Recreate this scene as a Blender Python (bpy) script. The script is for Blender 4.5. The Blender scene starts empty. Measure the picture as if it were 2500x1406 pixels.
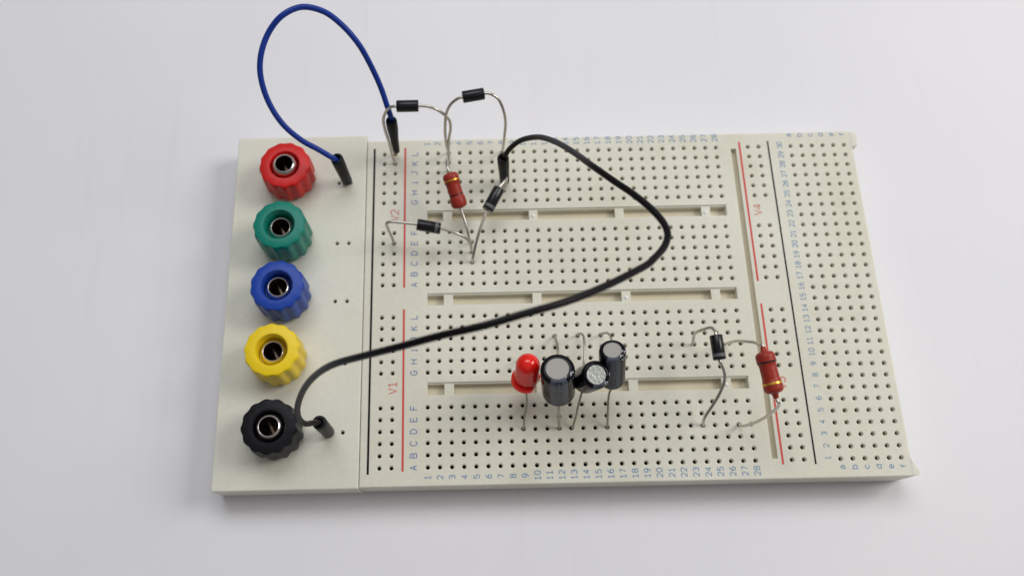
import bpy, math, random
from mathutils import Vector, Matrix, Quaternion
random.seed(7)
scene = bpy.context.scene
col = scene.collection
MM = 0.001          # every coordinate below is in millimetres; the board's top face is z = 0
ZT = -9.0           # the table top
P = 2.54            # hole pitch

# ------------------------------------------------------------------ camera
cam_data = bpy.data.cameras.new('camera')
cam = bpy.data.objects.new('camera', cam_data)
col.objects.link(cam)
scene.camera = cam
cam_rot = Matrix(((0.999778403, -0.0200138983, -0.00652595717),
                  (0.0210475376, 0.944752139, 0.327109153),
                  (-0.000381317323, -0.327174022, 0.944964028)))
cam.matrix_world = Matrix.Translation(Vector((10.910312, -23.835008, 177.46039)) * MM) @ cam_rot.transposed().to_4x4()
cam_data.sensor_width = 36.0
cam_data.lens = 2050.30878 / 2500 * 36.0
cam_data.shift_x = (1250 - 1163.41392) / 2500
cam_data.shift_y = (722.641642 - 703) / 2500
cam_data.clip_start = 0.005
cam_data.clip_end = 20.0
cam_data.dof.use_dof = True
cam_data.dof.focus_distance = 0.164
cam_data.dof.aperture_fstop = 17.5

# ------------------------------------------------------------------ world, lamps, exposure
world = bpy.data.worlds.new('World')
scene.world = world
world.use_nodes = True
wn = world.node_tree.nodes
wl = world.node_tree.links
bg = wn['Background']
tc = wn.new('ShaderNodeTexCoord')
rm = wn.new('ShaderNodeValToRGB')
dp = wn.new('ShaderNodeVectorMath')
dp.operation = 'DOT_PRODUCT'
dp.inputs[1].default_value = (0.16, 0.30, 0.80)      # graded to dim the board's near side: brighter overhead and towards the far right
wl.new(tc.outputs['Generated'], dp.inputs[0])
wl.new(dp.outputs['Value'], rm.inputs[0])
rm.color_ramp.elements[0].position = 0.0
rm.color_ramp.elements[0].color = (0.46, 0.41, 0.39, 1)      # the room's walls
rm.color_ramp.elements[1].position = 0.75
rm.color_ramp.elements[1].color = (1.5, 1.48, 1.50, 1)      # its white ceiling
wl.new(rm.outputs[0], bg.inputs['Color'])
bg.inputs['Strength'].default_value = 0.225

def area_lamp(name, pos, target, sx_, sy_, power, color):
    d = bpy.data.lights.new(name, 'AREA')
    d.shape = 'RECTANGLE'
    d.size = sx_
    d.size_y = sy_
    d.energy = power
    d.color = color
    o = bpy.data.objects.new(name, d)
    o.location = pos
    o.rotation_euler = (Vector(target) - Vector(pos)).to_track_quat('-Z', 'Y').to_euler()
    col.objects.link(o)
    return o
area_lamp('ceiling_tube_light', (0.58, 0.18, 0.52), (0.03, 0.04, 0), 0.30, 0.32, 2.7, (1.0, 0.96, 0.92))
area_lamp('fill_light', (0.00, 0.36, 0.62), (0.03, 0.06, 0), 0.5, 0.3, 1.8, (0.95, 0.97, 1.0))  # fill lamp added past the far edge to grade the table's brightness

scene.view_settings.view_transform = 'Standard'
scene.view_settings.look = 'None'
scene.view_settings.gamma = 1.0
scene.view_settings.exposure = 0.0
scene.cycles.max_bounces = 8
scene.cycles.use_denoising = True

# ------------------------------------------------------------------ materials
def new_mat(name):
    m = bpy.data.materials.new(name)
    m.use_nodes = True
    return m, m.node_tree.nodes, m.node_tree.links, m.node_tree.nodes['Principled BSDF']

def plain(name, color, rough=0.5, metal=0.0, vary=0.08, scale=400.0, bump=0.0, bscale=3000.0, coat=0.0, sss=0.0, sssr=0.001, spec=0.5):
    """A solid colour broken up by faint noise, with optional fine relief."""
    m, n, l, b = new_mat(name)
    t = n.new('ShaderNodeTexCoord')
    no = n.new('ShaderNodeTexNoise')
    no.inputs['Scale'].default_value = scale
    no.inputs['Detail'].default_value = 4
    l.new(t.outputs['Object'], no.inputs['Vector'])
    mx = n.new('ShaderNodeMixRGB')
    mx.inputs[1].default_value = tuple(c * (1 - vary) for c in color) + (1,)
    mx.inputs[2].default_value = tuple(min(1, c * (1 + vary)) for c in color) + (1,)
    l.new(no.outputs['Fac'], mx.inputs[0])
    l.new(mx.outputs[0], b.inputs['Base Color'])
    b.inputs['Roughness'].default_value = rough
    b.inputs['Metallic'].default_value = metal
    b.inputs['Specular IOR Level'].default_value = spec
    b.inputs['Coat Weight'].default_value = coat
    b.inputs['Coat Roughness'].default_value = 0.05
    if sss:
        b.inputs['Subsurface Weight'].default_value = sss
        b.inputs['Subsurface Radius'].default_value = (1.0, 0.6, 0.4)
        b.inputs['Subsurface Scale'].default_value = sssr
    if bump:
        n2 = n.new('ShaderNodeTexNoise')
        n2.inputs['Scale'].default_value = bscale
        n2.inputs['Detail'].default_value = 3
        l.new(t.outputs['Object'], n2.inputs['Vector'])
        bp = n.new('ShaderNodeBump')
        bp.inputs['Strength'].default_value = bump
        bp.inputs['Distance'].default_value = 0.0001
        l.new(n2.outputs['Fac'], bp.inputs['Height'])
        l.new(bp.outputs[0], b.inputs['Normal'])
    return m

def board_material(name='cream_plastic', lo=(0.725, 0.708, 0.590), hi=(0.795, 0.785, 0.685), smudge=0.24):
    """Cream ABS with a fine grain, faint yellowing and a few handling smudges."""
    m, n, l, b = new_mat(name)
    t = n.new('ShaderNodeTexCoord')
    big = n.new('ShaderNodeTexNoise'); big.inputs['Scale'].default_value = 28; big.inputs['Detail'].default_value = 3
    fine = n.new('ShaderNodeTexNoise'); fine.inputs['Scale'].default_value = 900; fine.inputs['Detail'].default_value = 5
    for x in (big, fine):
        l.new(t.outputs['Object'], x.inputs['Vector'])
    r = n.new('ShaderNodeValToRGB')
    r.color_ramp.elements[0].position = 0.3; r.color_ramp.elements[0].color = lo + (1,)
    r.color_ramp.elements[1].position = 0.7; r.color_ramp.elements[1].color = hi + (1,)
    l.new(big.outputs['Fac'], r.inputs[0])
    mx = n.new('ShaderNodeMixRGB'); mx.blend_type = 'MULTIPLY'; mx.inputs[0].default_value = 0.12
    l.new(r.outputs[0], mx.inputs[1]); l.new(fine.outputs['Fac'], mx.inputs[2])
    sm = n.new('ShaderNodeTexNoise'); sm.inputs['Scale'].default_value = 75; sm.inputs['Detail'].default_value = 6
    l.new(t.outputs['Object'], sm.inputs['Vector'])
    r2 = n.new('ShaderNodeValToRGB')                 # patchy brownish smudges
    r2.color_ramp.elements[0].position = 0.55; r2.color_ramp.elements[0].color = (0, 0, 0, 1)
    r2.color_ramp.elements[1].position = 0.75; r2.color_ramp.elements[1].color = (1, 1, 1, 1)
    l.new(sm.outputs['Fac'], r2.inputs[0])
    k = n.new('ShaderNodeMath'); k.operation = 'MULTIPLY'; k.inputs[1].default_value = smudge
    l.new(r2.outputs[0], k.inputs[0])
    mx2 = n.new('ShaderNodeMixRGB'); mx2.inputs[2].default_value = (0.50, 0.44, 0.32, 1)
    l.new(k.outputs[0], mx2.inputs[0]); l.new(mx.outputs[0], mx2.inputs[1])
    l.new(mx2.outputs[0], b.inputs['Base Color'])
    b.inputs['Roughness'].default_value = 0.42
    b.inputs['Specular IOR Level'].default_value = 0.3
    b.inputs['Subsurface Weight'].default_value = 0.5
    b.inputs['Subsurface Radius'].default_value = (1.0, 0.9, 0.6)
    b.inputs['Subsurface Scale'].default_value = 0.0008
    bp = n.new('ShaderNodeBump'); bp.inputs['Strength'].default_value = 0.12; bp.inputs['Distance'].default_value = 0.00006
    l.new(fine.outputs['Fac'], bp.inputs['Height']); l.new(bp.outputs[0], b.inputs['Normal'])
    return m

def table_material():
    m, n, l, b = new_mat('white_laminate')
    t = n.new('ShaderNodeTexCoord')
    big = n.new('ShaderNodeTexNoise'); big.inputs['Scale'].default_value = 14; big.inputs['Detail'].default_value = 5
    mid = n.new('ShaderNodeTexNoise'); mid.inputs['Scale'].default_value = 160; mid.inputs['Detail'].default_value = 6
    mp = n.new('ShaderNodeMapping'); mp.inputs['Scale'].default_value = (9, 0.6, 1); mp.inputs['Rotation'].default_value = (0, 0, 0.12)
    st = n.new('ShaderNodeTexNoise'); st.inputs['Scale'].default_value = 30; st.inputs['Detail'].default_value = 4
    l.new(t.outputs['Object'], big.inputs['Vector']); l.new(t.outputs['Object'], mid.inputs['Vector'])
    l.new(t.outputs['Object'], mp.inputs[0]); l.new(mp.outputs[0], st.inputs['Vector'])
    r = n.new('ShaderNodeValToRGB')
    r.color_ramp.elements[0].position = 0.35; r.color_ramp.elements[0].color = (0.765, 0.765, 0.800, 1)
    r.color_ramp.elements[1].position = 0.65; r.color_ramp.elements[1].color = (0.800, 0.795, 0.820, 1)
    l.new(big.outputs['Fac'], r.inputs[0])
    r2 = n.new('ShaderNodeValToRGB')                 # faint rubbed streaks
    r2.color_ramp.elements[0].position = 0.60; r2.color_ramp.elements[0].color = (0, 0, 0, 1)
    r2.color_ramp.elements[1].position = 0.78; r2.color_ramp.elements[1].color = (1, 1, 1, 1)
    l.new(st.outputs['Fac'], r2.inputs[0])
    sc = n.new('ShaderNodeMath'); sc.operation = 'MULTIPLY'; sc.inputs[1].default_value = 0.13
    l.new(r2.outputs[0], sc.inputs[0])
    mx = n.new('ShaderNodeMixRGB'); mx.inputs[2].default_value = (0.62, 0.60, 0.62, 1)
    l.new(sc.outputs[0], mx.inputs[0]); l.new(r.outputs[0], mx.inputs[1])
    l.new(mx.outputs[0], b.inputs['Base Color'])
    b.inputs['Roughness'].default_value = 0.55
    b.inputs['Specular IOR Level'].default_value = 0.3
    bp = n.new('ShaderNodeBump'); bp.inputs['Strength'].default_value = 0.08; bp.inputs['Distance'].default_value = 0.0002
    l.new(mid.outputs['Fac'], bp.inputs['Height']); l.new(bp.outputs[0], b.inputs['Normal'])
    return m

M = {
    'board': board_material(),
    'plate': board_material('pale_panel_plastic', (0.735, 0.735, 0.630), (0.800, 0.800, 0.710), 0.10),
    'table': table_material(),
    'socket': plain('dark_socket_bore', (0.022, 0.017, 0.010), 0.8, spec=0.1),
    'floor': plain('backing_sheet', (0.60, 0.54, 0.40), 0.7),
    'pip': plain('white_nylon', (0.9, 0.92, 0.9), 0.25),
    'blue_ink': plain('blue_ink', (0.045, 0.20, 0.40), 0.6, vary=0.3, scale=2500),
    'deep_ink': plain('deep_blue_ink', (0.04, 0.12, 0.36), 0.6, vary=0.3, scale=2500),
    'red_ink': plain('red_ink', (0.62, 0.05, 0.035), 0.55, vary=0.15, scale=1500),
    'faint_red_ink': plain('worn_red_ink', (0.62, 0.10, 0.07), 0.6, vary=0.3, scale=2500),
    'black_ink': plain('black_ink', (0.014, 0.011, 0.008), 0.6, vary=0.2, scale=1500, spec=0.1),
    'red': plain('red_knob_plastic', (0.64, 0.012, 0.011), 0.36, bump=0.25, bscale=2500, spec=0.3),
    'green': plain('green_knob_plastic', (0.0, 0.20, 0.145), 0.36, bump=0.25, bscale=2500, spec=0.3),
    'blue': plain('blue_knob_plastic', (0.008, 0.052, 0.36), 0.36, bump=0.25, bscale=2500, spec=0.3),
    'yellow': plain('yellow_knob_plastic', (0.85, 0.62, 0.012), 0.36, bump=0.25, bscale=2500, spec=0.3),
    'black': plain('black_knob_plastic', (0.008, 0.008, 0.011), 0.42, bump=0.25, bscale=2500, spec=0.16),
    'nickel': plain('nickel_plating', (0.74, 0.69, 0.66), 0.20, 1.0, vary=0.05),
    'bore': plain('dark_bore', (0.10, 0.075, 0.055), 0.35, 1.0, vary=0.3),  # darker brown metal for the inside of the socket tube and its blade
    'lead': plain('tinned_wire', (0.56, 0.53, 0.48), 0.30, 1.0, vary=0.15, scale=1200, bump=0.2),
    'dull_lead': plain('oxidised_tinned_wire', (0.44, 0.41, 0.35), 0.42, 1.0, vary=0.2, scale=1200, bump=0.2),
    'pin': plain('plated_pin', (0.60, 0.50, 0.38), 0.35, 1.0),
    'blue_wire': plain('blue_wire_insulation', (0.008, 0.036, 0.27), 0.36, vary=0.06, spec=0.25),
    'black_wire': plain('black_wire_insulation', (0.005, 0.004, 0.005), 0.36, vary=0.1, spec=0.16),
    'housing': plain('black_plug_housing', (0.005, 0.0055, 0.007), 0.42, vary=0.15, bump=0.3, spec=0.16),
    'diode': plain('black_epoxy', (0.007, 0.007, 0.009), 0.24, vary=0.15, bump=0.15, spec=0.35),
    'band': plain('grey_cathode_ink', (0.10, 0.105, 0.115), 0.4),
    'resistor': plain('brick_red_lacquer', (0.33, 0.030, 0.017), 0.36, vary=0.10, scale=700, bump=0.3, bscale=1500, spec=0.3),
    'gold': plain('gold_band_paint', (0.80, 0.46, 0.07), 0.30, 0.9, vary=0.1),
    'black_band': plain('black_band_paint', (0.02, 0.012, 0.01), 0.25),
    'sleeve': plain('black_pvc_sleeve', (0.004, 0.004, 0.006), 0.10, vary=0.1, spec=0.16),
    'stripe': plain('slate_stripe_print', (0.070, 0.082, 0.105), 0.25, vary=0.08, spec=0.2),
    'stripe_mark': plain('dark_minus_print', (0.010, 0.011, 0.016), 0.2, spec=0.3),
    'grey_print': plain('grey_print', (0.42, 0.45, 0.48), 0.3),
    'can': plain('brushed_aluminium', (0.40, 0.385, 0.36), 0.62, 0.2, vary=0.04, scale=2500, bump=0.1, spec=0.2),
    'rubber': plain('rubber_seal', (0.03, 0.03, 0.03), 0.7),
}
def crinkled():
    m, n, l, b = new_mat('crinkled_aluminium')
    t = n.new('ShaderNodeTexCoord')
    v = n.new('ShaderNodeTexNoise'); v.inputs['Scale'].default_value = 1500; v.inputs['Detail'].default_value = 6
    l.new(t.outputs['Object'], v.inputs['Vector'])
    b.inputs['Base Color'].default_value = (0.36, 0.38, 0.36, 1)
    b.inputs['Metallic'].default_value = 0.9
    b.inputs['Roughness'].default_value = 0.38
    bp = n.new('ShaderNodeBump'); bp.inputs['Strength'].default_value = 0.55; bp.inputs['Distance'].default_value = 0.0002
    l.new(v.outputs['Fac'], bp.inputs['Height']); l.new(bp.outputs[0], b.inputs['Normal'])
    return m
M['crinkle'] = crinkled()
def led_material():
    m, n, l, b = new_mat('red_diffused_epoxy')
    b.inputs['Base Color'].default_value = (0.80, 0.016, 0.010, 1)
    b.inputs['Roughness'].default_value = 0.08
    b.inputs['Subsurface Weight'].default_value = 0.8
    b.inputs['Subsurface Radius'].default_value = (1.0, 0.12, 0.10)
    b.inputs['Subsurface Scale'].default_value = 0.0028
    b.inputs['IOR'].default_value = 1.5
    return m
M['led'] = led_material()

# ------------------------------------------------------------------ mesh helpers (millimetres in, metres out)
class MB:
    def __init__(self):
        self.v = []; self.f = []; self.mi = []
    def add(self, verts, faces, mi=0):
        b = len(self.v)
        self.v += [tuple(x) for x in verts]
        self.f += [tuple(i + b for i in fc) for fc in faces]
        self.mi += [mi] * len(faces)
    def quad(self, a, b, c, d, mi=0):
        self.add([a, b, c, d], [(0, 1, 2, 3)], mi)
    def box(self, x0, x1, y0, y1, z0, z1, mi=0):
        v = [(x, y, z) for z in (z0, z1) for y in (y0, y1) for x in (x0, x1)]
        self.add(v, [(0, 2, 3, 1), (4, 5, 7, 6), (0, 1, 5, 4), (2, 6, 7, 3), (0, 4, 6, 2), (1, 3, 7, 5)], mi)
    def mesh(self, name, mats, smooth=False, origin=(0, 0, 0)):
        me = bpy.data.meshes.new(name)
        ox, oy, oz = origin
        me.from_pydata([((x - ox) * MM, (y - oy) * MM, (z - oz) * MM) for x, y, z in self.v], [], self.f)
        for m in mats:
            me.materials.append(m)
        if any(self.mi):
            me.polygons.foreach_set('material_index', self.mi)
        if smooth:
            me.polygons.foreach_set('use_smooth', [True] * len(self.f))
            if smooth != 'all':
                me.set_sharp_from_angle(angle=math.radians(smooth))
        me.update()
        return me

def link(name, me, parent=None, label=None):
    o = bpy.data.objects.new(name, me)
    col.objects.link(o)
    if parent is not None:
        o.parent = parent
    if label:
        o['label'] = label
    return o

def thing(name, label, cat, group=None, at=(0, 0, 0)):
    o = bpy.data.objects.new(name, None)
    o.empty_display_size = 0.005
    o.location = Vector(at) * MM
    o['label'] = label
    o['category'] = cat
    if group:
        o['group'] = group
    col.objects.link(o)
    return o

def build(mb, name, mats, parent, smooth=False, label=None):
    """One mesh object whose coordinates are kept in board space whatever the parent's own place."""
    if not isinstance(mats, (list, tuple)):
        mats = [mats]
    org = tuple(c / MM for c in parent.location) if parent is not None and parent.parent is None else (0, 0, 0)
    return link(name, mb.mesh(name, mats, smooth, org), parent, label)

def frame_of(w):
    w = Vector(w).normalized()
    h = Vector((0, 0, 1)) if abs(w.z) < 0.9 else Vector((0, 1, 0))
    u = h.cross(w).normalized()
    return u, w.cross(u), w

def lathe(mb, prof, org=(0, 0, 0), axis=(0, 0, 1), n=40, mi=0, close_start=True, close_end=True, rf=None):
    """prof: (radius, height) pairs; rf(angle, k) scales the radius of ring k."""
    u, v, w = frame_of(axis)
    org = Vector(org)
    vs = []
    for k, (r, h) in enumerate(prof):
        for i in range(n):
            a = 2 * math.pi * i / n
            rr = r * (rf(a, k) if rf else 1)
            vs.append(org + u * rr * math.cos(a) + v * rr * math.sin(a) + w * h)
    fs = []
    for k in range(len(prof) - 1):
        for i in range(n):
            j = (i + 1) % n
            fs.append((k * n + i, k * n + j, (k + 1) * n + j, (k + 1) * n + i))
    if close_start:
        fs.append(tuple(reversed(range(n))))
    if close_end:
        fs.append(tuple((len(prof) - 1) * n + i for i in range(n)))
    mb.add(vs, fs, mi)

def spline(pts, sub=10):
    """Centripetal-like Catmull-Rom through the points (last component may be a radius)."""
    pts = [Vector(p) for p in pts]
    P0 = [pts[0] * 2 - pts[1]] + pts + [pts[-1] * 2 - pts[-2]]
    out = []
    for i in range(1, len(P0) - 2):
        a, b, c, d = P0[i - 1:i + 3]
        t0 = 0.0
        t1 = t0 + max((b - a).length, 1e-6) ** 0.5
        t2 = t1 + max((c - b).length, 1e-6) ** 0.5
        t3 = t2 + max((d - c).length, 1e-6) ** 0.5
        for s in range(sub):
            t = t1 + (t2 - t1) * s / sub
            A1 = a * ((t1 - t) / (t1 - t0)) + b * ((t - t0) / (t1 - t0))
            A2 = b * ((t2 - t) / (t2 - t1)) + c * ((t - t1) / (t2 - t1))
            A3 = c * ((t3 - t) / (t3 - t2)) + d * ((t - t2) / (t3 - t2))
            B1 = A1 * ((t2 - t) / (t2 - t0)) + A2 * ((t - t0) / (t2 - t0))
            B2 = A2 * ((t3 - t) / (t3 - t1)) + A3 * ((t - t1) / (t3 - t1))
            out.append(B1 * ((t2 - t) / (t2 - t1)) + B2 * ((t - t1) / (t2 - t1)))
    out.append(pts[-1].copy())
    return out

def tube(mb, pts, r, n=12, sub=10, mi=0):
    c = spline(pts, sub)
    t = (c[1] - c[0]).normalized()
    u, v, _ = frame_of(t)
    vs = []
    for i, p in enumerate(c):
        tn = (c[min(i + 1, len(c) - 1)] - c[max(i - 1, 0)]).normalized()
        q = t.rotation_difference(tn)
        u = q @ u; t = tn
        u = (u - t * u.dot(t)).normalized()
        v = t.cross(u)
        for k in range(n):
            a = 2 * math.pi * k / n
            vs.append(p + (u * math.cos(a) + v * math.sin(a)) * r)
    fs = []
    for i in range(len(c) - 1):
        for k in range(n):
            j = (k + 1) % n
            fs.append((i * n + k, i * n + j, (i + 1) * n + j, (i + 1) * n + k))
    fs.append(tuple(reversed(range(n))))
    fs.append(tuple((len(c) - 1) * n + k for k in range(n)))
    mb.add(vs, fs, mi)

# ------------------------------------------------------------------ the stroke lettering printed on the board
GL = {
 '0': [[(.25,0),(.0,.25),(.0,.75),(.25,1),(.75,1),(1,.75),(1,.25),(.75,0),(.25,0)]],
 '1': [[(.12,.78),(.5,1),(.5,0)], [(.1,0),(.9,0)]],
 '2': [[(0,.78),(.22,1),(.75,1),(1,.78),(1,.58),(0,0),(1,0)]],
 '3': [[(0,.85),(.25,1),(.75,1),(1,.8),(1,.65),(.7,.52),(1,.38),(1,.2),(.75,0),(.25,0),(0,.15)], [(.35,.52),(.68,.52)]],
 '4': [[(.75,0),(.75,1),(0,.3),(1,.3)]],
 '5': [[(.92,1),(.12,1),(.05,.56),(.7,.6),(1,.42),(1,.2),(.75,0),(.25,0),(0,.14)]],
 '6': [[(.9,.95),(.5,1),(.1,.65),(0,.3),(.25,0),(.75,0),(1,.2),(1,.4),(.75,.58),(.25,.58),(.05,.4)]],
 '7': [[(0,1),(1,1),(.35,0)]],
 '8': [[(.25,.54),(.03,.7),(.03,.85),(.25,1),(.75,1),(.97,.85),(.97,.7),(.75,.54),(.25,.54)], [(.25,.5),(0,.32),(0,.18),(.25,0),(.75,0),(1,.18),(1,.32),(.75,.5)]],
 '9': [[(.1,.05),(.5,0),(.9,.35),(1,.7),(.75,1),(.25,1),(0,.8),(0,.6),(.25,.42),(.75,.42),(.95,.6)]],
 'A': [[(0,0),(.5,1),(1,0)], [(.24,.34),(.76,.34)]],
 'B': [[(0,0),(0,1),(.7,1),(.95,.85),(.95,.68),(.7,.54),(.08,.54)], [(.72,.5),(1,.36),(1,.16),(.75,0),(.08,0)]],
 'C': [[(1,.82),(.75,1),(.3,1),(0,.72),(0,.28),(.3,0),(.75,0),(1,.18)]],
 'D': [[(0,0),(0,1),(.6,1),(1,.7),(1,.3),(.6,0),(.08,0)]],
 'E': [[(.95,1),(0,1),(0,0),(1,0)], [(.08,.52),(.8,.52)]],
 'F': [[(.95,1),(0,1),(0,0)], [(.08,.52),(.8,.52)]],
 'G': [[(1,.82),(.75,1),(.3,1),(0,.72),(0,.28),(.3,0),(.75,0),(1,.2),(1,.45),(.55,.45)]],
 'H': [[(0,0),(0,1)], [(1,0),(1,1)], [(.08,.52),(.92,.52)]],
 'I': [[(.5,0),(.5,1)], [(.2,0),(.44,0)], [(.56,0),(.8,0)]],
 'J': [[(.35,1),(.85,1),(.85,.25),(.6,0),(.25,0),(0,.2)]],
 'K': [[(0,0),(0,1)], [(.95,1),(.1,.45)], [(.38,.58),(1,0)]],
 'L': [[(0,1),(0,0),(.95,0)]],
 'V': [[(0,1),(.5,0),(1,1)]],
 'a': [[(.05,.68),(.3,.75),(.75,.72),(.9,.5),(.9,0)], [(.84,.42),(.25,.42),(0,.22),(.2,0),(.6,0),(.84,.15)]],
 'b': [[(0,1),(0,0),(.65,0),(1,.2),(1,.5),(.65,.72),(.08,.72)]],
 'c': [[(.95,.6),(.65,.74),(.3,.74),(0,.5),(0,.22),(.3,0),(.65,0),(.95,.12)]],
 'd': [[(.95,1),(.95,0),(.3,0),(0,.2),(0,.5),(.3,.72),(.87,.72)]],
 'e': [[(.08,.38),(.95,.38),(.92,.55),(.65,.74),(.3,.74),(0,.5),(0,.2),(.3,0),(.9,.05)]],
 'f': [[(.85,.95),(.6,1),(.4,.85),(.4,0)], [(.1,.65),(.33,.65)], [(.47,.65),(.85,.65)]],
}
def ribbon(pl, w):
    """Mitred quads along a 2-D polyline: list of (left, right) point pairs."""
    closed = pl[0] == pl[-1]
    pts = [Vector(p) for p in pl]
    n = len(pts)
    out = []
    for i, p in enumerate(pts):
        a = pts[i - 1] if i else (pts[-2] if closed else None)
        b = pts[i + 1] if i < n - 1 else (pts[1] if closed else None)
        d1 = (p - a).normalized() if a is not None else None
        d2 = (b - p).normalized() if b is not None else None
        d1 = d1 if d1 is not None else d2
        d2 = d2 if d2 is not None else d1
        t = d1 + d2
        t = t.normalized() if t.length > 1e-6 else d1
        nrm = Vector((-t.y, t.x))
        k = w / max(0.45, abs(nrm.dot(Vector((-d1.y, d1.x)))))
        out.append((p + nrm * k, p - nrm * k))
    return out

def glyph_strips(text, h, w, gap, stroke):
    """2-D strips of a text centred on the origin, reading along +u, tops towards +v."""
    tot = len(text) * w + (len(text) - 1) * gap
    res = []
    for k, ch in enumerate(text):
        x0 = -tot / 2 + k * (w + gap)
        for pl in GL[ch]:
            res.append(ribbon([(x0 + a * w, -h / 2 + b * h) for a, b in pl], stroke / 2))
    return res

label_cache = {}
def print_label(kind, text, x, y, h, w, gap, stroke, mat, parent):
    """Lettering turned a quarter: it reads away from the viewer, its tops point to -x."""
    key = (text, h, w, mat)
    if key not in label_cache:
        mb = MB()
        for k, st in enumerate(glyph_strips(text, h, w, gap, stroke)):
            z = 0.012 + 0.003 * (k % 4)
            for i in range(len(st) - 1):
                (a, b), (c, d) = st[i], st[i + 1]
                mb.quad((-a.y, a.x, z), (-b.y, b.x, z), (-d.y, d.x, z), (-c.y, c.x, z))
        label_cache[key] = mb.mesh(kind, [M[mat]])
    o = link(kind, label_cache[key], parent)
    o.location = (x * MM, y * MM, 0)
    return o

# ------------------------------------------------------------------ the table
mb = MB()
mb.quad((-900, -900, ZT), (900, -900, ZT), (900, 900, ZT), (-900, 900, ZT))
t_ = link('table_top', mb.mesh('table_top', [M['table']]))
t_['kind'] = 'structure'

# ------------------------------------------------------------------ the breadboard
board = thing('breadboard', 'cream solderless breadboard with printed rows and numbers lying on the white table', 'breadboard')
HOLE_N = 8
def hole_cell(mb, cx, cy, hx=P / 2, hy=P / 2, r1=0.62, r0=0.415, depth=5.0):
    """A square tile of top face with a chamfered round hole; the bore below the chamfer is dark."""
    corners = [(hx, hy), (-hx, hy), (-hx, -hy), (hx, -hy)]
    ring = lambda r, z: [(cx + r * math.cos(math.pi / 8 + 2 * math.pi * i / HOLE_N), cy + r * math.sin(math.pi / 8 + 2 * math.pi * i / HOLE_N), z) for i in range(HOLE_N)]
    v = [(cx + a, cy + b, 0) for a, b in corners] + ring(r1, 0) + ring(r1 * 0.8, -0.10) + ring(r0, -0.42)
    f = []
    for q in range(4):                       # corner fans: the octagon's vertices 2q, 2q+1 belong to quadrant q
        a, b = 4 + 2 * q, 4 + (2 * q + 1)
        f.append((q, b, a))
        f.append((q, (q + 1) % 4, 4 + (2 * q + 2) % 8, b))
    for s in (4, 12):
        for i in range(8):
            j = (i + 1) % 8
            f.append((s + i, s + j, s + 8 + j, s + 8 + i))
    mb.add(v, f, 0)
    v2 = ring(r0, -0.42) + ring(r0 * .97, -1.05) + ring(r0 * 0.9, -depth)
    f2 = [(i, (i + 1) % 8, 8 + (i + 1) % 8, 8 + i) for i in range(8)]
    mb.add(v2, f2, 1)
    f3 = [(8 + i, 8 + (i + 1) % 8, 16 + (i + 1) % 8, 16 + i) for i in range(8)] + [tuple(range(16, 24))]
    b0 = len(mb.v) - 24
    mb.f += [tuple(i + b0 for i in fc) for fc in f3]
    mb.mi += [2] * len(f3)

BX0, BX1, BY0, BY1 = -5.62 * P, 39.78 * P, -1.52 * P, 30.42 * P
ROWS = list(range(0, 6)) + list(range(8, 14)) + list(range(16, 22)) + list(range(24, 30))
TROUGHS = [(5.5, 7.5), (13.5, 15.5), (21.5, 23.5)]
SEG = [(0.0, 1.43), (2.25, 9.25), (10.05, 17.1), (17.9, 25.0), (25.8, 27.22)]
GROOVE = (28.38, 28.86, 0.13, 28.82)
BEV = 0.25
body = MB()
def flat(x0, x1, y0, y1, z=0.0, mi=0):
    if x1 - x0 > 1e-6 and y1 - y0 > 1e-6:
        body.quad((x0, y0, z), (x1, y0, z), (x1, y1, z), (x0, y1, z), mi)
def wall(x0, y0, x1, y1, z0, z1, mi=0):
    body.quad((x0, y0, z0), (x1, y1, z0), (x1, y1, z1), (x0, y0, z1), mi)
xi0, xi1, yi0, yi1 = BX0 + BEV, BX1 - BEV, BY0 + BEV, BY1 - BEV
def column_strip(cols, rows, x0, x1, gaps_flat=True):
    """Hole columns whose cells tile x0..x1, with plain faces above, below and between the row groups."""
    ys = sorted(rows)
    cx0 = (min(cols) - .5) * P; cx1 = (max(cols) + .5) * P
    flat(x0, cx0, yi0, yi1); flat(cx1, x1, yi0, yi1)
    for r in ys:
        for c in cols:
            hole_cell(body, c * P, r * P)
    prev = yi0
    for r in ys:
        lo = (r - .5) * P
        if lo - prev > 1e-3 and (prev == yi0 or gaps_flat):
            flat(cx0, cx1, prev, lo)
        prev = (r + .5) * P
    flat(cx0, cx1, prev, yi1)
column_strip([-4, -3], ROWS, xi0, -2.5 * P)
flat(-2.5 * P, -.5 * P, yi0, yi1)
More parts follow.
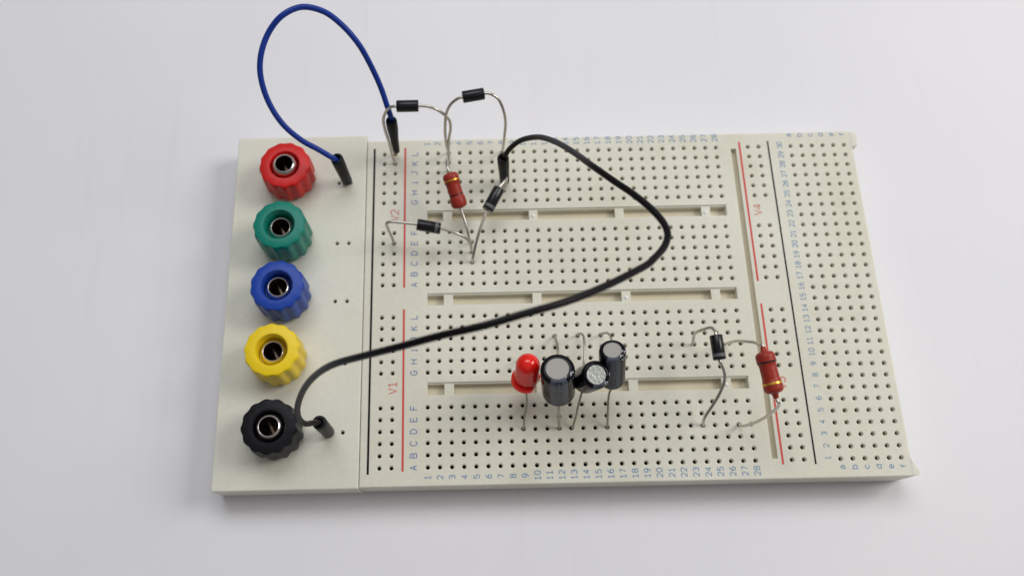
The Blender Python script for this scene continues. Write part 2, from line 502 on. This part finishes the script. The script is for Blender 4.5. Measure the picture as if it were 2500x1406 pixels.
# the 28 main columns: their gaps hold the troughs
for r in ROWS:
    for c in range(28):
        hole_cell(body, c * P, r * P)
cx0, cx1 = -.5 * P, 27.5 * P
flat(cx0, cx1, yi0, -.5 * P); flat(cx0, cx1, 29.5 * P, yi1)
for (a, b) in TROUGHS:
    mid = (a + b) / 2
    y0, y1 = (mid - .46) * P, (mid + .50) * P        # pocket
    y2 = (mid + .63) * P                              # the ledge above it
    tx0, tx1 = -0.02 * P, 27.26 * P
    LED, DEEP = -0.35, -1.9
    flat(cx0, cx1, a * P, y0); flat(cx0, cx1, y2, b * P)
    flat(cx0, tx0, y0, y2); flat(tx1, cx1, y0, y2)
    wall(tx0, y2, tx1, y2, LED, 0); wall(tx1, y0, tx1, y2, LED, 0); wall(tx0, y0, tx0, y2, LED, 0); wall(tx0, y0, tx1, y0, LED, 0)
    flat(tx0, tx1, y1, y2, LED)
    px_ = tx0
    for (s0, s1) in SEG:
        s0 *= P; s1 *= P
        flat(px_, s0, y0, y1, LED)
        flat(s0, s1, y0, y1, DEEP, 3)
        wall(s0, y0, s1, y0, DEEP, LED); wall(s0, y1, s1, y1, DEEP, LED)
        wall(s0, y0, s0, y1, DEEP, LED); wall(s1, y0, s1, y1, DEEP, LED)
        px_ = s1
    flat(px_, tx1, y0, y1, LED)
# strip with the long groove
gx0, gx1, gy0, gy1 = [g * P for g in GROOVE]
flat(cx1, gx0, yi0, yi1); flat(gx1, 29.5 * P, yi0, yi1)
flat(gx0, gx1, yi0, gy0); flat(gx0, gx1, gy1, yi1)
flat(gx0, gx1, gy0, gy1, -1.15, 3)
wall(gx0, gy0, gx0, gy1, -1.15, 0); wall(gx1, gy0, gx1, gy1, -1.15, 0); wall(gx0, gy0, gx1, gy0, -1.15, 0); wall(gx0, gy1, gx1, gy1, -1.15, 0)
column_strip([30, 31], ROWS, 29.5 * P, 31.5 * P)
flat(31.5 * P, 33.5 * P, yi0, yi1)
column_strip([34, 35, 36, 37, 38, 39], list(range(30)), 33.5 * P, xi1)
# bevelled rim, sides and underside
loop = [(BX0, BY0), (BX1, BY0), (BX1, BY1), (BX0, BY1)]
inn = [(xi0, yi0), (xi1, yi0), (xi1, yi1), (xi0, yi1)]
rings = [[(x, y, 0) for x, y in inn]]
for k in (1, 2, 3):
    a = k / 3 * math.pi / 2
    s = math.sin(a); c_ = 1 - math.cos(a)
    rings.append([(inn[i][0] + (loop[i][0] - inn[i][0]) * s, inn[i][1] + (loop[i][1] - inn[i][1]) * s, -BEV * c_) for i in range(4)])
rings.append([(x, y, -8.2) for x, y in loop])
rings.append([(x + (.3 if i in (0, 3) else -.3), y + (.3 if i < 2 else -.3), -8.6) for i, (x, y) in enumerate(loop)])
for a, b in zip(rings, rings[1:]):
    for i in range(4):
        j = (i + 1) % 4
        body.quad(a[i], b[i], b[j], a[j])
# the two small interlocking ears on the right-hand corners
def ear(y0, y1, y2, y3, dx):
    top = [(BX1 - .3, y0), (BX1 + dx, y1), (BX1 + dx, y2), (BX1 - .3, y3)]
    vs = [(x, y, -0.12) for x, y in top] + [(x, y, -8.2) for x, y in top]
    body.add(vs, [(0, 1, 2, 3), (7, 6, 5, 4)] + [(i, i + 4, (i + 1) % 4 + 4, (i + 1) % 4) for i in range(4)])
ear(BY0 + .2, BY0 + .3, BY0 + 1.2, BY0 + 4.2, 1.25)
ear(28.8 * P, 29.0 * P, BY1 - .5, BY1 - .2, 1.3)
bo = build(body, 'socket_plate', [M['board'], M['board'], M['socket'], M['floor']], board, smooth=25)
foot = MB()
foot.box(BX0 + 1, BX1 - 1, BY0 + 1, BY1 - 1, ZT, -8.55)
build(foot, 'foam_backing', M['floor'], board)

# the terminal plate on the left, its bevelled edge and its pairs of holes
plate = MB()
PX0, PX1, PY0, PY1 = -17.74 * P, -5.66 * P, -1.60 * P, 31.02 * P
PAIR_Y = [(3.03 * P), (8.95 * P), (14.6 * P), (20.1 * P), (26.12 * P)]
hx = (-8.16 * P, -7.08 * P)
def pflat(x0, x1, y0, y1):
    plate.quad((x0, y0, 0), (x1, y0, 0), (x1, y1, 0), (x0, y1, 0))
pb = .28
a0, a1, b0_, b1_ = PX0 + pb, PX1 - pb, PY0 + pb, PY1 - pb
cellh = .5 * P
xa, xb = hx[0] - cellh, hx[1] + cellh
xm = (hx[0] + hx[1]) / 2
pflat(a0, xa, b0_, b1_); pflat(xb, a1, b0_, b1_)
prev = b0_
for y in PAIR_Y:
    pflat(xa, xb, prev, y - cellh)
    for q, x in enumerate(hx):
        w0, w1 = (xa, xm) if q == 0 else (xm, xb)
        # a cell need not be square: the tile is stretched so that neighbouring tiles meet
        hole_cell(plate, (w0 + w1) / 2, y, (w1 - w0) / 2, cellh, r1=0.56, r0=0.40)
    prev = y + cellh
pflat(xa, xb, prev, b1_)
loop = [(PX0, PY0), (PX1, PY0), (PX1, PY1), (PX0, PY1)]
inn = [(a0, b0_), (a1, b0_), (a1, b1_), (a0, b1_)]
rings = [[(x, y, 0) for x, y in inn]]
for k in (1, 2, 3):
    a = k / 3 * math.pi / 2
    s = math.sin(a); c_ = 1 - math.cos(a)
    rings.append([(inn[i][0] + (loop[i][0] - inn[i][0]) * s, inn[i][1] + (loop[i][1] - inn[i][1]) * s, -pb * c_) for i in range(4)])
rings.append([(x, y, ZT + .02) for x, y in loop])
for a, b in zip(rings, rings[1:]):
    for i in range(4):
        j = (i + 1) % 4
        plate.quad(a[i], b[i], b[j], a[j])
build(plate, 'terminal_plate', [M['plate'], M['plate'], M['socket']], board, smooth=25)

# white pips in the trough bridges
def pip(x, y):
    mb = MB()
    prof = [(0.62 * math.cos(a), -0.9 + 0.85 * math.sin(a)) for a in [k * math.pi / 2 / 6 for k in range(6)]] + [(0.03, -0.05)]
    lathe(mb, prof, (x * P, y * P, 0), n=16)
    build(mb, 'moulding_pip', M['pip'], board, smooth='all')
for x, y in ((9.65, 22.44), (25.35, 22.44), (17.5, 14.42), (25.4, 6.46)):
    pip(x, y)

# printed rail lines
def line(name, x, w, y0, y1, mat):
    mb = MB()
    mb.quad(((x * P - w / 2), y0 * P, 0.012), ((x * P + w / 2), y0 * P, 0.012), ((x * P + w / 2), y1 * P, 0.012), ((x * P - w / 2), y1 * P, 0.012))
    build(mb, name, M[mat], board)
line('black_rail_line', -4.92, .46, -.48, 29.58, 'black_ink')
line('red_rail_line', -2.06, .44, 15.72, 29.62, 'red_ink')
line('red_rail_line', -2.06, .44, -.30, 13.72, 'red_ink')
line('red_rail_line', 29.22, .44, 15.64, 29.52, 'red_ink')
line('red_rail_line', 29.22, .44, -.36, 13.56, 'red_ink')
line('black_rail_line', 31.9, .36, -.40, 29.55, 'black_ink')
# printed numbers and letters
for k in range(28):
    print_label('printed_number', str(k + 1), (k + .02) * P, -.82 * P, 1.18, .74, .34, .14, 'blue_ink', board)
    print_label('printed_number', str(k + 1), (k - .03) * P, 30.0 * P, 1.18, .74, .34, .14, 'blue_ink', board)
for k, ch in enumerate('ABCDEFGHIJKL' * 2):
    r = ROWS[k]
    print_label('printed_letter', ch, -1.17 * P, (r - .02) * P, 1.38, .90, .3, .16, 'deep_ink', board)
for k in range(30):
    print_label('printed_number', str(k + 1), 32.97 * P, (k + .1) * P, 1.10, .68, .24, .13, 'blue_ink', board)
for k, ch in enumerate('abcdef'):
    print_label('printed_letter', ch, (34 + k + .02) * P, -.68 * P, 1.10, .80, .3, .14, 'blue_ink', board)
    print_label('printed_letter', ch, (34 + k - .06) * P, 30.12 * P, 1.10, .80, .3, .14, 'blue_ink', board)
for txt, x, y in (('V1', -2.97, 6.72), ('V2', -2.97, 22.74), ('V4', 30.08, 22.56), ('V3', 30.02, 6.45)):
    print_label('printed_rail_name', txt, x * P, y * P, 1.75, 1.15, .35, .20, 'faint_red_ink', board)

# binding posts: a fluted knob round a metal socket
def binding_post(colour, x, y, hk, ht, turn):
    n = 140
    mb = MB()
    R0 = 6.0
    fl = lambda depth: (lambda a: 1 - depth * (0.5 - 0.5 * math.cos(13 * (a + turn))) ** 1.25)
    f1, f2 = fl(.08), fl(.025)
    prof = [(4.4, 0.0), (4.5, .9), (R0 * .97, 1.0), (R0, 1.3), (R0, 4.0), (R0 * .99, hk - 1.5), (R0 * .975, hk - .7), (R0 * .955, hk - .3), (R0 * .925, hk - .08), (R0 * .90, hk), (3.5, hk), (3.36, hk - .12), (3.25, hk - .5), (3.1, hk - 3.0), (2.2, hk - 3.1)]
    def rf(a, k):
        if k < 2 or k >= 10: return 1
        return f1(a) if k < 6 else (f1(a) * .45 + f2(a) * .55 if k < 8 else f2(a))
    lathe(mb, prof, (x, y, 0), n=n, rf=rf, close_end=False)
    o = build(mb, 'binding_post', M[colour], board, smooth=35, label=colour + ' fluted binding post')
    s = MB()
    lathe(s, [(2.78, hk - 3.2), (2.80, ht - 1.0), (2.72, ht - .66), (2.52, ht - .34), (2.30, ht - .1), (2.12, ht), (1.99, ht - .06), (1.93, ht - .4)], (x, y, 0), n=48, close_start=False, close_end=False)
    lathe(s, [(1.93, ht - .4), (1.9, ht - 2), (1.85, .2)], (x, y, 0), n=48, mi=1, close_start=False)
    o2 = link('metal_socket', s.mesh('metal_socket', [M['nickel'], M['bore']], 50), o)
    # the cross bar one sees down the bore
    c = MB()
    c.box(-1.75, 1.75, -.22, .22, -1, 0)
    ob = link('contact_blade', c.mesh('contact_blade', [M['bore']]), o)
    ob.location = (x * MM, y * MM, (ht - 3.2) * MM)
    ob.rotation_euler = (0, 0, math.radians(118))
    return o
binding_post('red', -31.93, 67.41, 7.7, 8.3, .1)
binding_post('green', -31.95, 52.02, 9.2, 7.7, .25)
binding_post('blue', -31.69, 37.91, 9.0, 7.9, .0)
binding_post('yellow', -31.95, 23.65, 9.2, 7.8, .3)
binding_post('black', -31.87, 7.88, 7.9, 7.9, .17)

# ------------------------------------------------------------------ component builders
def hole(c, r, z=0.0, dx=0.0, dy=0.0):
    return (c * P + dx, r * P + dy, z)

def lead(parent, pts, r, mat='lead', sub=8):
    mb = MB()
    tube(mb, pts, r, n=12, sub=sub)
    return build(mb, 'lead', M[mat], parent, smooth='all')

def jumper(colour, label, wire_pts, wire_r, plugs, group):
    base = wire_pts[0]
    t = thing('jumper_wire', label, 'jumper wire', group, (base[0], base[1], 0))
    mb = MB()
    tube(mb, wire_pts, wire_r, n=16, sub=14)
    build(mb, 'insulated_wire', M[colour + '_wire'], t, smooth='all')
    for bot, top, r0, r1, hole_pt in plugs:
        bot = Vector(bot); top = Vector(top)
        ax = top - bot
        L = ax.length
        mb = MB()
        lathe(mb, [(r0 * .6, 0), (r0 * .93, .08), (r0, .35), (r0 * .6 + r1 * .4, L * .45), (r1, L * .72), (r1 * 1.02, L - .5), (r1 * .97, L - .12), (r1 * .86, L), (.86, L), (.8, L - .9)], bot, ax, n=28)
        build(mb, 'plug_housing', M['housing'], t, smooth=40)
        mb = MB()
        tube(mb, [(hole_pt[0], hole_pt[1], -3.0), (hole_pt[0], hole_pt[1], .0), tuple(bot + ax * .15)], .32, n=8, sub=4)
        build(mb, 'pin', M['pin'], t, smooth='all')
    return t

def diode(label, a, b, la, lb, r=1.28, band=False):
    """Body from a to b; la and lb are the leads' points from each end to the hole."""
    a = Vector(a); b = Vector(b)
    t = thing('rectifier_diode', label, 'diode', 'black rectifier diodes plugged into the breadboard', tuple(a))
    ax = b - a
    L = ax.length
    mb = MB()
    lathe(mb, [(r * .8, 0), (r * .95, .04), (r, .16), (r, L - .16), (r * .95, L - .04), (r * .8, L)], a, ax, n=36)
    build(mb, 'body', M['diode'], t, smooth=30)
    if band:
        mb = MB()
        lathe(mb, [(r + .012, L - 1.25), (r + .012, L - .55)], a, ax, n=36, close_start=False, close_end=False)
        build(mb, 'cathode_band', M['band'], t, smooth='all')
    u = ax.normalized()
    lead(t, [tuple(a + u * .3), tuple(a - u * .5)] + la, .33)
    lead(t, [tuple(b - u * .3), tuple(b + u * .5)] + lb, .33)
    return t

def resistor(label, a, b, la, lb, r, bands, necks=True):
    a = Vector(a); b = Vector(b)
    t = thing('power_resistor', label, 'resistor', 'brick red resistors with a gold and a black band', tuple(a))
    ax = b - a
    L = ax.length
    w = r * .885
    def rad(s):
        e = min(s, L - s)
        if e < 1.0:
            return r * (0.42 + 0.58 * math.sqrt(max(0, 1 - (1 - e / 1.0) ** 2)))
        if e < 1.9:
            return r
        if e < 2.9:
            k = (e - 1.9)
            return r + (w - r) * (k * k * (3 - 2 * k))
        return w
    mb = MB()
    prof = [(.36, -1.0), (.5, -.85), (r * .32, -.25), (r * .40, 0)] if necks else [(.34, -.12), (r * .40, 0)]
    ss = [L * k / 60 for k in range(61)]
    prof += [(rad(s), s) for s in ss if 0 < s < L]
    prof += [(r * .40, L), (r * .32, L + .25), (.5, L + .85), (.36, L + 1.0)] if necks else [(r * .40, L), (.34, L + .12)]
    lathe(mb, prof, a, ax, n=40)
    build(mb, 'body', M['resistor'], t, smooth=60)
    for nm, mat, s0, s1 in bands:
        mb = MB()
        k = 5
        lathe(mb, [(rad(s0 * L + (s1 - s0) * L * i / k) + .02, s0 * L + (s1 - s0) * L * i / k) for i in range(k + 1)], a, ax, n=40, close_start=False, close_end=False)
        build(mb, nm, M[mat], t, smooth='all')
    u = ax.normalized()
    lead(t, [tuple(a + u * .2), tuple(a - u * (1.4 if necks else .8))] + la, .31)
    lead(t, [tuple(b - u * .2), tuple(b + u * (1.4 if necks else .8))] + lb, .31)
    return t

def capacitor(label, a, b, r, front, back, can, marks, stripe_az, glyphs, lead_r=.24):
    """a: bottom centre, b: top centre. stripe_az: degrees turned from the side that faces -y."""
    a = Vector(a); b = Vector(b)
    w = (b - a).normalized()
    L = (b - a).length
    t = thing('electrolytic_capacitor', label, 'capacitor', 'black electrolytic capacitors in a row beside the red LED', tuple(a))
    d = Vector((0, -1, 0)); d = (d - w * d.dot(w)).normalized()
    s_ = w.cross(d)
    prof = [(r * .74, 0), (r * .90, .1), (r * .985, .45), (r, .9), (r, 1.5), (r * .985, 1.75), (r * 1.0, 2.05)]
    prof += [(r, 2.05 + (L - 3.0) * k / 8) for k in range(1, 9)]
    prof += [(r * .99, L - .62), (r * .955, L - .34), (r * .89, L - .14), (r * .80, L - .03), (r * .72, L), (r * .68, L - .05)]
    dist = [0]
    for (r0, h0), (r1, h1) in zip(prof, prof[1:]):
        dist.append(dist[-1] + math.hypot(r1 - r0, h1 - h0))
    def surf(az, s, off):
        s = max(0, min(dist[-1] - 1e-5, s))
        k = max(i for i in range(len(dist)) if dist[i] <= s)
        k = min(k, len(prof) - 2)
        f = (s - dist[k]) / (dist[k + 1] - dist[k])
        rr = prof[k][0] + (prof[k + 1][0] - prof[k][0]) * f
        hh = prof[k][1] + (prof[k + 1][1] - prof[k][1]) * f
        dr, dh = prof[k + 1][0] - prof[k][0], prof[k + 1][1] - prof[k][1]
        m = math.hypot(dr, dh)
        rr += off * dh / m; hh -= off * dr / m
        return a + (d * math.cos(az) + s_ * math.sin(az)) * rr + w * hh
    mb = MB()
    n = 48
    vs = [surf(2 * math.pi * i / n, s, 0) for s in dist for i in range(n)]
    fs = [(k * n + i, k * n + (i + 1) % n, (k + 1) * n + (i + 1) % n, (k + 1) * n + i) for k in range(len(dist) - 1) for i in range(n)]
    mb.add(vs, fs)
    build(mb, 'sleeve', M['sleeve'], t, smooth=50)
    mb = MB()
    lathe(mb, [(r * .71, L - .16), (r * .3, L - .17), (.02, L - .17)], a, w, n=40, close_start=False)
    build(mb, 'can_top', M[can], t, smooth='all')
    mb = MB()
    lathe(mb, [(r * .78, .12), (r * .2, .1)], a, w, n=32, close_start=False)
    build(mb, 'rubber_seal', M['rubber'], t)
    az0 = math.radians(stripe_az)
    hw = math.radians(31)
    def patch(az_a, az_b, s_a, s_b, off, na=12):
        m = MB()
        sv = [s_a] + [x for x in dist if s_a < x < s_b] + [s_b]
        vv = [surf(az_a + (az_b - az_a) * i / na, s, off) for s in sv for i in range(na + 1)]
        ff = [(k * (na + 1) + i, k * (na + 1) + i + 1, (k + 1) * (na + 1) + i + 1, (k + 1) * (na + 1) + i) for k in range(len(sv) - 1) for i in range(na)]
        m.add(vv, ff)
        return m
    build(patch(az0 - hw, az0 + hw, .12, dist[-1] - .1, .012), 'stripe', M['stripe'], t, smooth='all')
    total = dist[-1]
    for (s0, s1) in marks:                  # open rectangles: the minus signs printed in the stripe
        m = MB()
        h = math.radians(9.5) * (2.5 / r) ** .5; e = math.radians(2.3); v = .17
        for (p0, p1, q0, q1) in ((az0 - h - e, az0 - h + e, s0, s1), (az0 + h - e, az0 + h + e, s0, s1), (az0 - h + e, az0 + h - e, s1 - v, s1), (az0 - h + e, az0 + h - e, s0, s0 + v)):
            x = patch(p0, p1, q0, q1, .024, 4)
            m.add(x.v, x.f)
        build(m, 'minus_mark', M['stripe_mark'], t, smooth='all')
    for txt, az, s, hgt, wid, rot in glyphs:
        m = MB()
        cr, sr = math.cos(math.radians(rot)), math.sin(math.radians(rot))
        for q, st in enumerate(glyph_strips(txt, hgt, wid, .3, .2)):
            for i in range(len(st) - 1):
                quad = []
                for p in (st[i][0], st[i][1], st[i + 1][1], st[i + 1][0]):
                    gx, gy = p.x * cr - p.y * sr, p.x * sr + p.y * cr
                    quad.append(surf(math.radians(az) + gx / r, s + gy, .02 + .004 * q))
                m.add(quad, [(0, 1, 2, 3)])
        build(m, 'printed_figure', M['grey_print'], t)
    for pts, sgn in ((front, 1), (back, -1)):
        st = a + d * (sgn * r * .36)
        lead(t, [tuple(st + w * .3), tuple(st - w * .7)] + pts, lead_r, 'dull_lead')
    return t

# ------------------------------------------------------------------ the jumper wires
jumper('blue', 'blue jumper wire looping high above the red binding post',
       [(-7.19, 75.03, 12.0), (-7.12, 74.78, 14.5), (-7.68, 75.96, 17), (-8.83, 78.93, 20), (-10.62, 81.95, 24), (-12.75, 84.50, 28), (-15.81, 87.04, 31), (-19.36, 88.95, 33), (-23.66, 89.39, 34), (-27.51, 87.47, 34), (-30.69, 84.85, 32), (-32.53, 80.85, 30), (-33.03, 77.61, 27.5), (-32.01, 73.60, 24), (-29.59, 70.21, 20.5), (-26.28, 68.27, 17), (-22.80, 67.35, 14), (-20.19, 66.34, 12.2), (-19.53, 66.69, 10.2)], .62,
       [((-18.70, 66.45, .6), (-19.46, 66.77, 11.2), 1.22, 1.38, hole(-7.08, 26.12)),
        ((-7.10, 73.18, 2.2), (-7.14, 74.34, 14.2), .80, 1.25, hole(-3, 29))], 'jumper wires plugged into the breadboard')
jumper('black', 'thick black jumper wire sweeping across the whole board beside the black binding post',
       [(17.64, 66.30, 9.5), (17.94, 66.06, 12), (18.94, 66.21, 15), (20.98, 65.81, 19), (24.12, 63.47, 24.5), (26.83, 58.77, 31), (29.48, 51.86, 39), (31.95, 45.05, 46), (34.76, 40.68, 49), (37.60, 37.04, 51), (40.03, 33.40, 52.6), (41.36, 30.53, 53.6), (41.54, 28.44, 54.3), (40.61, 26.05, 55.2), (38.58, 23.65, 56.3), (37.46, 22.52, 57), (34.23, 20.23, 59), (29.29, 17.04, 62), (23.47, 13.94, 65), (17.53, 11.83, 66.5), (11.81, 10.38, 66), (6.03, 9.74, 64), (-0.05, 9.24, 60.5), (-6.04, 9.31, 55.5), (-11.76, 9.78, 49), (-16.31, 9.90, 41), (-20.15, 9.28, 32), (-22.72, 7.90, 23.5), (-23.25, 7.03, 18.5), (-22.74, 6.78, 15.5), (-21.81, 7.39, 13), (-20.94, 7.86, 10.8), (-20.84, 7.68, 9.5)], .585,
       [((18.11, 65.49, .8), (17.50, 66.04, 11.3), 1.12, 1.30, hole(7, 26)),
        ((-20.91, 7.69, .5), (-21.00, 7.92, 10.9), 1.30, 1.42, hole(-8.16, 3.03))], 'jumper wires plugged into the breadboard')

# ------------------------------------------------------------------ diodes
diode('small black diode standing high on arched leads beside the blue wire plug', (-5.50, 74.87, 19), (-0.71, 74.86, 19),
      [(-6.70, 74.94, 18.6), (-7.94, 74.93, 17), (-8.84, 74.41, 14.5), (-8.85, 73.77, 11), (-8.33, 72.89, 7), (-7.97, 71.68, 3), hole(-3, 28), hole(-3, 28, -2.5)],
      [(1.07, 74.71, 19), (2.82, 74.37, 18.5), (4.62, 73.91, 17), (5.79, 73.67, 14.8), (5.97, 73.16, 12.5), (5.45, 72.56, 8.5), (5.18, 71.89, 4), hole(2, 28), hole(2, 28, -2.5)])
diode('small black diode held highest on tall arched leads above the far edge', (8.84, 75.82, 20.5), (13.54, 76.63, 20.5),
      [(7.60, 75.54, 20.2), (6.22, 75.00, 19), (5.25, 74.21, 17), (4.87, 73.25, 14.5), (4.69, 72.48, 10.5), (4.86, 72.35, 5.5), hole(2, 29), hole(2, 29, -2.5)],
      [(15.13, 76.45, 20.4), (16.54, 75.80, 19.6), (17.60, 74.44, 17.8), (18.17, 73.15, 15), (18.09, 72.45, 10), (17.86, 72.45, 4), hole(7, 29), hole(7, 29, -2.5)])
diode('glossy black diode leaning diagonally beside the black plug and the red resistor', (16.61, 60.65, 7.0), (13.82, 55.73, 6.2),
      [(17.47, 61.95, 7.0), (18.27, 63.37, 6.4), (18.33, 63.67, 4.8), (18.09, 63.32, 2.6), hole(7, 25), hole(7, 25, -2.5)],
      [(12.95, 53.73, 5.8), (11.89, 51.01, 5.0), (11.00, 48.34, 3.4), (10.39, 46.31, 1.6), hole(4, 18), hole(4, 18, -2.5)], r=1.32, band=True)
diode('matt black diode lying level over the rail name V2 and left of the resistor', (-1.77, 51.61, 8.4), (3.32, 50.87, 7.6),
      [(-3.10, 51.75, 8.6), (-5.60, 52.01, 8.8), (-7.67, 52.16, 8.8), (-8.45, 52.05, 8.2), (-8.30, 51.55, 6.2), (-7.79, 50.93, 3), hole(-3, 20), hole(-3, 20, -2.5)],
      [(4.84, 50.61, 7.2), (6.89, 50.04, 6.6), (8.94, 49.41, 5.2), (9.90, 48.76, 3.4), (10.06, 48.35, 1.5), hole(4, 19), hole(4, 19, -2.5)], band=True)
diode('black diode standing alone on bent leads near column 24 beside the right resistor', (60.09, 24.19, 11.0), (60.47, 19.11, 10.4),
      [(60.04, 25.13, 10.8), (59.61, 26.03, 10.2), (58.41, 26.18, 8.6), (57.35, 26.18, 6.6), (57.50, 26.18, 3.8), (57.83, 25.58, 1.4), hole(23, 10, 0, -.4), hole(23, 10, -2.5)],
      [(60.93, 18.05, 9.8), (61.55, 16.51, 9.0), (61.51, 14.98, 8.2), (60.79, 12.87, 6.2), (59.54, 10.73, 4.2), (58.39, 9.00, 2.6), (58.20, 8.05, 1.2), hole(23, 3), hole(23, 3, -2.5)], r=1.32, band=True)

# ------------------------------------------------------------------ resistors
resistor('brick red resistor with its gold band uppermost, standing between the small diodes', (5.51, 63.25, 10.0), (7.79, 56.18, 6.6),
         [(4.89, 65.71, 10.0), (4.86, 67.08, 8.8), (5.01, 67.90, 5.5), hole(2, 27, 0, 0, .3), hole(2, 27, -2.5)],
         [(8.39, 54.53, 5.8), (9.07, 52.47, 5.0), (9.40, 50.91, 4.0), (9.82, 50.23, 1.8), hole(4, 20), hole(4, 20, -2.5)], 1.80,
         [('gold_band', 'gold', .195, .235), ('black_band', 'black_band', .615, .645)], necks=False)
resistor('larger brick red resistor with its black band uppermost, over the right red rail line', (66.17, 17.96, 20.5), (67.73, 10.05, 19.0),
         [(65.64, 19.34, 20.0), (65.55, 20.24, 18.6), (64.79, 22.05, 13.5), (64.37, 23.41, 8.8), (64.58, 24.21, 4.4), hole(26, 10, 0, -.9, 0), hole(26, 10, -2.5, -.6, 0)],
         [(68.33, 8.38, 18.6), (68.58, 7.82, 17.4), (67.93, 7.03, 14.2), (67.08, 6.57, 9.0), (66.40, 6.68, 4.4), (66.05, 7.07, 1.4), hole(26, 3), hole(26, 3, -2.5)], 1.86,
         [('black_band', 'black_band', .235, .275), ('gold_band', 'gold', .735, .785)])

# ------------------------------------------------------------------ capacitors
capacitor('largest black capacitor with a slate stripe, standing right beside the red LED', (27.42, 13.61, 8.0), (26.39, 15.94, 18.7), 3.4,
          [(27.46, 10.44, 5.6), (27.66, 8.51, 2.2), hole(11, 3), hole(11, 3, -2.5)],
          [(27.93, 22.69, 5.6), (28.04, 24.65, 4.4), (27.93, 26.35, 2.6), hole(11, 11), hole(11, 11, -2.5)],
          'can', ((1.9, 3.6), (5.6, 7.6), (9.2, 11.6)), 2, [('2', 66, 11.2, 1.25, .9, 0), ('7', 44, 11.6, 1.2, .9, 20), ('V', -112, 11.5, 1.0, .8, 0)], lead_r=.27)
capacitor('squat black capacitor with crinkled silver top, tipped between the two taller ones', (32.9, 15.95, 8.5), (34.1, 14.9, 17.3), 2.85,
          [(31.76, 11.76, 5.0), (31.23, 9.30, 2.2), hole(12, 3, 0, .2, 0), hole(12, 3, -2.5)],
          [(32.69, 18.27, 8.6), (33.08, 20.83, 8.8), (33.29, 23.58, 8.4), (33.31, 25.71, 7.2), (33.02, 26.92, 5.0), (32.74, 27.47, 2.2), hole(13, 11), hole(13, 11, -2.5)],
          'crinkle', ((7.6, 9.6),), 14, [('6', 50, 9.4, 1.0, .75, 0), ('1', 92, 9.7, 1.0, .75, 0)])
capacitor('slim tall black capacitor with plain silver top, rightmost of the three', (38.53, 15.95, 8.0), (37.40, 19.54, 18.35), 2.68,
          [(38.04, 13.40, 6.0), (37.92, 10.62, 3.6), hole(15, 3), hole(15, 3, -2.5)],
          [(39.04, 23.81, 8.4), (38.93, 25.47, 7.6), (38.58, 26.65, 5.8), (37.99, 27.28, 3.4), hole(15, 11), hole(15, 11, -2.5)],
          'can', ((7.8, 10.0), (2.6, 4.6)), 0, [('0', 46, 11.2, 1.0, .75, 0), ('5', 78, 11.3, 1.0, .75, 0), ('V', 172, 11.3, .9, .7, 0)])

# ------------------------------------------------------------------ the LED
t = thing('red_led', 'round-headed red LED tilted in front of the rows, left of the capacitors', 'led', None, (20.8, 16.2, 8))
a = Vector((20.79, 16.08, 8.0)); dtop = Vector((21.0, 18.07, 13.75))
w = (dtop - a).normalized()
mb = MB()
R = 2.5
prof = [(R * 1.0, 1.0), (R, 2.0), (R, 3.5), (R * .99, 5.2)]
prof += [(R * .99 * math.cos(k * math.pi / 2 / 12), 5.75 + R * math.sin(k * math.pi / 2 / 12)) for k in range(0, 12)] + [(.02, 5.75 + R)]
lathe(mb, prof, a, w, n=48)
build(mb, 'dome', M['led'], t, smooth=40)
mb = MB()
u, v, w2 = frame_of(w)
flat_dir = Vector((.85, -.53, 0)); flat_dir = (flat_dir - w * flat_dir.dot(w)).normalized()
fa = math.atan2(flat_dir.dot(v), flat_dir.dot(u))
def rf_led(an, k):
    dlt = (an - fa + math.pi) % (2 * math.pi) - math.pi
    lim = 2.3 / max(.2, math.cos(dlt)) if abs(dlt) < 1.2 else 99
    return min(1, lim / 3.1)
lathe(mb, [(2.9, 0), (3.1, .12), (3.1, .95), (3.0, 1.08), (2.4, 1.1)], a, w, n=72, rf=rf_led)
build(mb, 'flange', M['led'], t, smooth=40)
lead(t, [tuple(a - v * .9 * (1 if v.y > 0 else -1) + w * .3), tuple(a - v * .9 * (1 if v.y > 0 else -1) - w * .6), (20.96, 12.03, 4.8), (20.56, 9.89, 2.6), hole(8, 3), hole(8, 3, -2.5)], .21, 'dull_lead')
lead(t, [tuple(a + v * .9 * (1 if v.y > 0 else -1) + w * .3), tuple(a + v * .9 * (1 if v.y > 0 else -1) - w * .6), (20.6, 20.2, 5.0), (20.4, 22.0, 2.6), hole(8, 9), hole(8, 9, -2.5)], .21, 'dull_lead')

# lift everything so that the table top lies at z = 0
for o in list(scene.objects):
    if o.parent is None:
        o.location.z += -ZT * MM
